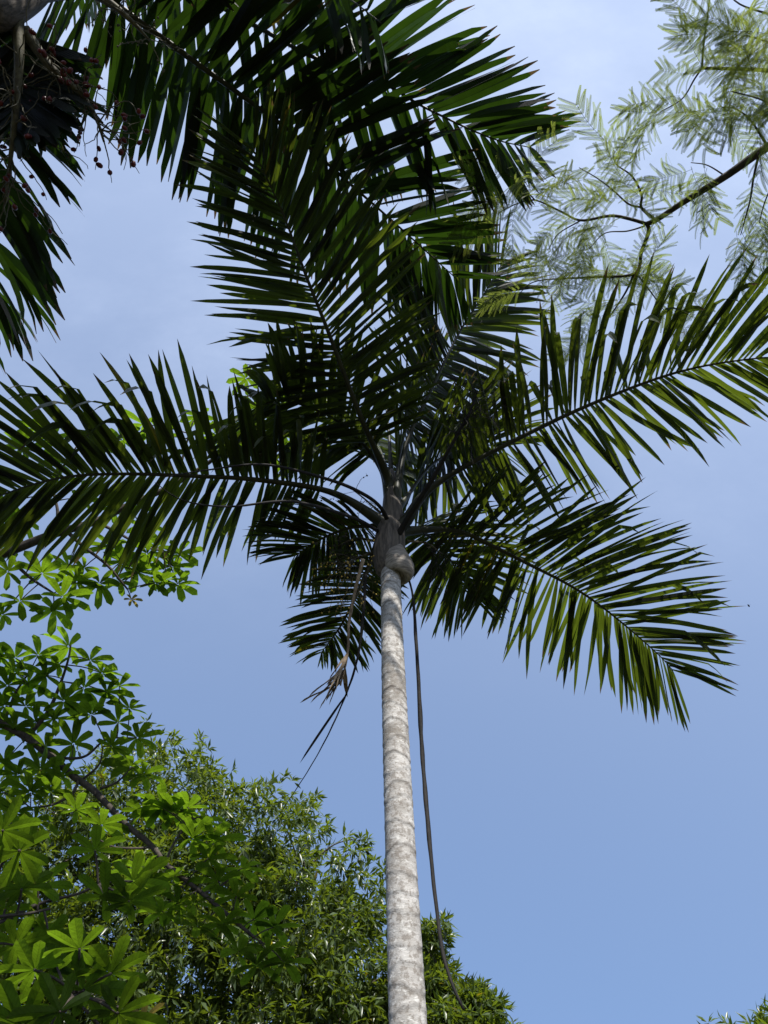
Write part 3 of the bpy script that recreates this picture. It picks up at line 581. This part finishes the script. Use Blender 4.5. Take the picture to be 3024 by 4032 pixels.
def fbr(px, a, b, leaves=True):
    C, o = branch(FT, [p if not (isinstance(p, tuple) and len(p) == 2) else (p[0], p[1], 6.3) for p in px], a, b, M['darktwig'])
    if leaves: cv.append(C)
hub = at(3600, 250, 6.9); hub2 = at(4300, 900, 7.2)
fbr([fb, fb+Vector((-.1, 0, 2.2)), hub2, hub], .17, .07, False)
fbr([hub, (3300, 420, 6.6), (3024, 579, 6.4), (2858, 694), (2692, 796), (2583, 868), (2547, 882)], .045, .019, False)
fbr([(2583, 868), (2526, 817), (2526, 767), (2489, 694), (2424, 644), (2417, 590)], .013, .003)
fbr([(2526, 817), (2475, 803), (2417, 752), (2352, 702), (2280, 660)], .008, .003)
fbr([(2547, 882), (2475, 861), (2403, 850), (2287, 868), (2207, 832), (2106, 788), (2034, 803), (1960, 840)], .014, .003)
fbr([(2106, 788), (2041, 716), (2000, 690)], .006, .002)
fbr([(2547, 882), (2555, 911), (2526, 991), (2497, 1078), (2323, 1092), (2113, 1107), (2040, 1160)], .016, .003)
fbr([(2497, 1078), (2460, 1157), (2390, 1260), (2330, 1330)], .010, .003)
fbr([(2500, 1070), (2540, 1120), (2584, 1179), (2620, 1230)], .008, .003)
fbr([(2540, 890), (2470, 910), (2381, 919), (2320, 980)], .007, .003)
fbr([(2287, 868), (2200, 920), (2160, 980)], .006, .003)
fbr([hub, (3200, 300, 6.5), (3024, 278), (2920, 272), (2764, 268)], .022, .010)
fbr([(2764, 268), (2771, 174), (2786, 58), (2800, -40)], .008, .003)
fbr([(2764, 268), (2735, 311), (2685, 390), (2600, 440)], .007, .003)
fbr([(2990, 600), (2967, 702), (2952, 796), (2916, 926)], .010, .003)
fbr([(2858, 694), (2786, 651), (2720, 640)], .006, .003)
fbr([(3024, 579, 6.4), (2960, 480), (2900, 430), (2830, 420)], .010, .003)
fbr([hub, (3200, 120, 6.7), (3040, 60, 6.6), (2920, 20, 6.5), (2860, -30, 6.5)], .018, .004)
fbr([hub, (3250, 220, 6.2), (3080, 180, 6.1), (2940, 140, 6.1)], .014, .004)
fbr([hub, (3300, 420, 6.3), (3100, 420, 6.1), (2960, 380, 6.1), (2880, 360, 6.1)], .014, .004)
fbr([(3100, 560, 6.4), (3060, 680, 6.3), (3010, 800, 6.3), (2990, 880, 6.3)], .010, .003)
count = 0
fern_recs = []
for C in cv:
    Lc = sum((C[i+1]-C[i]).length for i in range(len(C)-1)); nl = max(4, int(Lc/.098))
    for i in range(nl):
        u = 1 if i == 0 else random.uniform(.25, 1); p = C[min(int(u*35), 35)]; T = (C[35]-C[30]).normalized() if u > .9 else (C[min(int(u*35)+1, 35)]-C[max(int(u*35)-1, 0)]).normalized()
        fern_recs.append((p, T, u))
for p, T, u in fern_recs:
    d = (T*(.9 if u > .9 else .35)+Vector((random.gauss(0, .7), random.gauss(0, .7), random.gauss(-.12, .25)))).normalized()
    z = perp(Vector((random.gauss(0, .35), random.gauss(0, .35), 1)), d); y = z.cross(d)
    o = bpy.data.objects.new('leaf', random.choice(FM)); col.objects.link(o); o.parent = FT; s = random.uniform(.75, 1.1)
    mat4 = Matrix((d, y, z)).transposed().to_4x4() @ Matrix.Scale(s, 4); mat4.translation = p-fb; o.matrix_local = mat4

# ------------------------------------------------------------------ dense bushy trees
def bushy(name, label, base, blobs, n, leafL, mat, seed):
    """blobs: px, py, distance, radius in px; sprays of lance-shaped leaves over the outside of each lobe"""
    T = thing(name, label, 'tree', base); rg = np.random.default_rng(seed)
    Bs = [(np.array(at(x, y, d)), r*d/F) for x, y, d, r in blobs]; tot = sum(b[1]**2 for b in Bs)
    cen = np.mean([b[0] for b in Bs], axis=0); fork = Vector((base.x, base.y, min(b[0][2]-b[1] for b in Bs)+.2)); fork.z = max(1.2, fork.z)
    branch(T, [base, base.lerp(fork, .5)+Vector((.08, .05, 0)), fork], .20, .14, M['darktwig'], 'trunk')
    PC, PD = [], []
    for c, r in Bs:
        cc = Vector(c); branch(T, [fork, fork.lerp(cc, .5)+Vector((0, 0, .25)), cc], .075, .022, M['twig'])
        for _ in range(5):
            e = cc+Vector(rg.normal(size=3)).normalized()*r*.85; branch(T, [cc, cc.lerp(e, .5)+Vector((0, 0, .12*r)), e], .020, .006, M['twig'], n=14, k=5)
        ns = int(n*r*r/tot); k_ = 0
        # clumps first, then sprays inside each clump: an uneven outline with dark gaps
        ncl = max(10, int(26*r*r/.8)); cd_ = rg.normal(size=(ncl, 3)); cd_ /= np.linalg.norm(cd_, axis=1)[:, None]; cd_[:, 2] = np.where(cd_[:, 2] < -.3, cd_[:, 2]*.5, cd_[:, 2])
        cr = r*rg.uniform(.62, 1.08, ncl); cs = r*rg.uniform(.20, .36, ncl)/max(1, r)**.5
        w_ = rg.integers(0, ncl, ns); off = rg.normal(size=(ns, 3)); off /= np.linalg.norm(off, axis=1)[:, None]; off *= (rg.uniform(0, 1, ns)**.45)[:, None]
        off[:, 2] *= .8
        pos = c+cd_[w_]*cr[w_][:, None]+off*cs[w_][:, None]; dr = off+cd_[w_]*.7; dr /= np.linalg.norm(dr, axis=1)[:, None]
        PC.append(pos); PD.append(dr)
    PC = np.concatenate(PC); PD = np.concatenate(PD); m = 9; ns = len(PC)
    P = np.repeat(PC, m, 0); Dr = np.repeat(PD, m, 0); q = len(P)
    d = Dr*.55+rg.normal(size=(q, 3))*.55+np.array([0, 0, -.30]); d /= np.linalg.norm(d, axis=1)[:, None]
    nn = np.array([0, 0, 1.])+rg.normal(size=(q, 3))*.55; nn -= d*(nn*d).sum(1)[:, None]; nn /= np.linalg.norm(nn, axis=1)[:, None]; s = np.cross(d, nn)
    l_ = (leafL*rg.uniform(.7, 1.2, q))[:, None]; wd = l_*.135
    P = P+d*l_*rg.uniform(-.1, .35, q)[:, None]
    V = np.stack([P, P+d*l_*.4-s*wd+nn*wd*.35, P+d*l_*.45-nn*l_*.02, P+d*l_*.4+s*wd+nn*wd*.35, P+d*l_-nn*l_*.16], 1).reshape(-1, 3)-np.array(base)
    Fq = np.array([[0, 2, 1], [0, 3, 2], [1, 2, 4], [2, 3, 4]]); Fa = (np.arange(q)[:, None, None]*5+Fq).reshape(-1, 3)
    me = bpy.data.meshes.new('crown'); me.vertices.add(len(V)); me.vertices.foreach_set('co', V.astype(np.float32).ravel()); nf = len(Fa)
    me.loops.add(nf*3); me.loops.foreach_set('vertex_index', Fa.ravel().astype(np.int32)); me.polygons.add(nf); me.polygons.foreach_set('loop_start', np.arange(0, nf*3, 3, dtype=np.int32))
    me.update(calc_edges=True); rr = np.repeat(np.clip(np.repeat(rg.random(ns), m)*.6+rg.random(q)*.42, 0, 1), 5)
    A = np.stack([np.tile([0, -1, 0, 1, 0], q), np.tile([0, .4, .4, .4, 1], q), rr], 1).astype(np.float32)
    a_ = me.attributes.new('lf', 'FLOAT_VECTOR', 'POINT'); a_.data.foreach_set('vector', A.ravel()); me.materials.append(mat)
    o = link('crown', me, T); o['kind'] = 'stuff'; return T
bushy('bushy_tree', 'wide dense bushy tree with glossy narrow leaves behind the palm trunk', Vector((-4.0, 13.0, 0)),
      [(620, 3270, 14, 320), (860, 3400, 13.6, 350), (1190, 3440, 13.4, 270), (1330, 3650, 13, 200), (360, 3450, 14, 380), (640, 3750, 13, 420), (1150, 3800, 12.6, 360), (200, 3900, 13.4, 460), (1380, 3950, 12.6, 220), (800, 4150, 12.4, 450), (1250, 4200, 12.4, 380), (300, 4350, 12.6, 500), (-200, 3700, 14, 420), (-350, 4250, 13.5, 450)], 10500, .165, M['dense'], 3)
bushy('bushy_tree', 'smaller bushy tree emerging on the open side of the palm trunk', Vector((1.35, 12.0, 0)),
      [(1760, 3900, 12.4, 170), (1690, 4050, 12.2, 220), (1840, 4060, 12, 130), (1780, 4250, 12, 240)], 2200, .15, M['dense'], 5)
bushy('bushy_tree', 'leafy tree top just peeping up alone against open blue sky', Vector((6.1, 11.5, 0)),
      [(3010, 4160, 12, 110), (3150, 4230, 12, 180), (3080, 4420, 12, 260)], 800, .15, M['dense'], 8)

# ------------------------------------------------------------------ flying insect
ip = at(2948, 2385, 5.2); I = thing('flying_insect', 'tiny dark insect flying in the open blue sky', 'insect', ip)
m_ = MB(); ellipsoid(m_, ip, .005, 2.0, 8, Vector((.35, .2, -1))); m_.build('body', M['insect'], I, smooth=True)
for sd in (1, -1):
    m_ = MB(); blade(m_, ip, Vector((sd, -.4, .5)), Vector((0, -.5, 1)), .013, .006, .1, rnd=.3, seg=5); m_.build('wing', M['insect'], I)
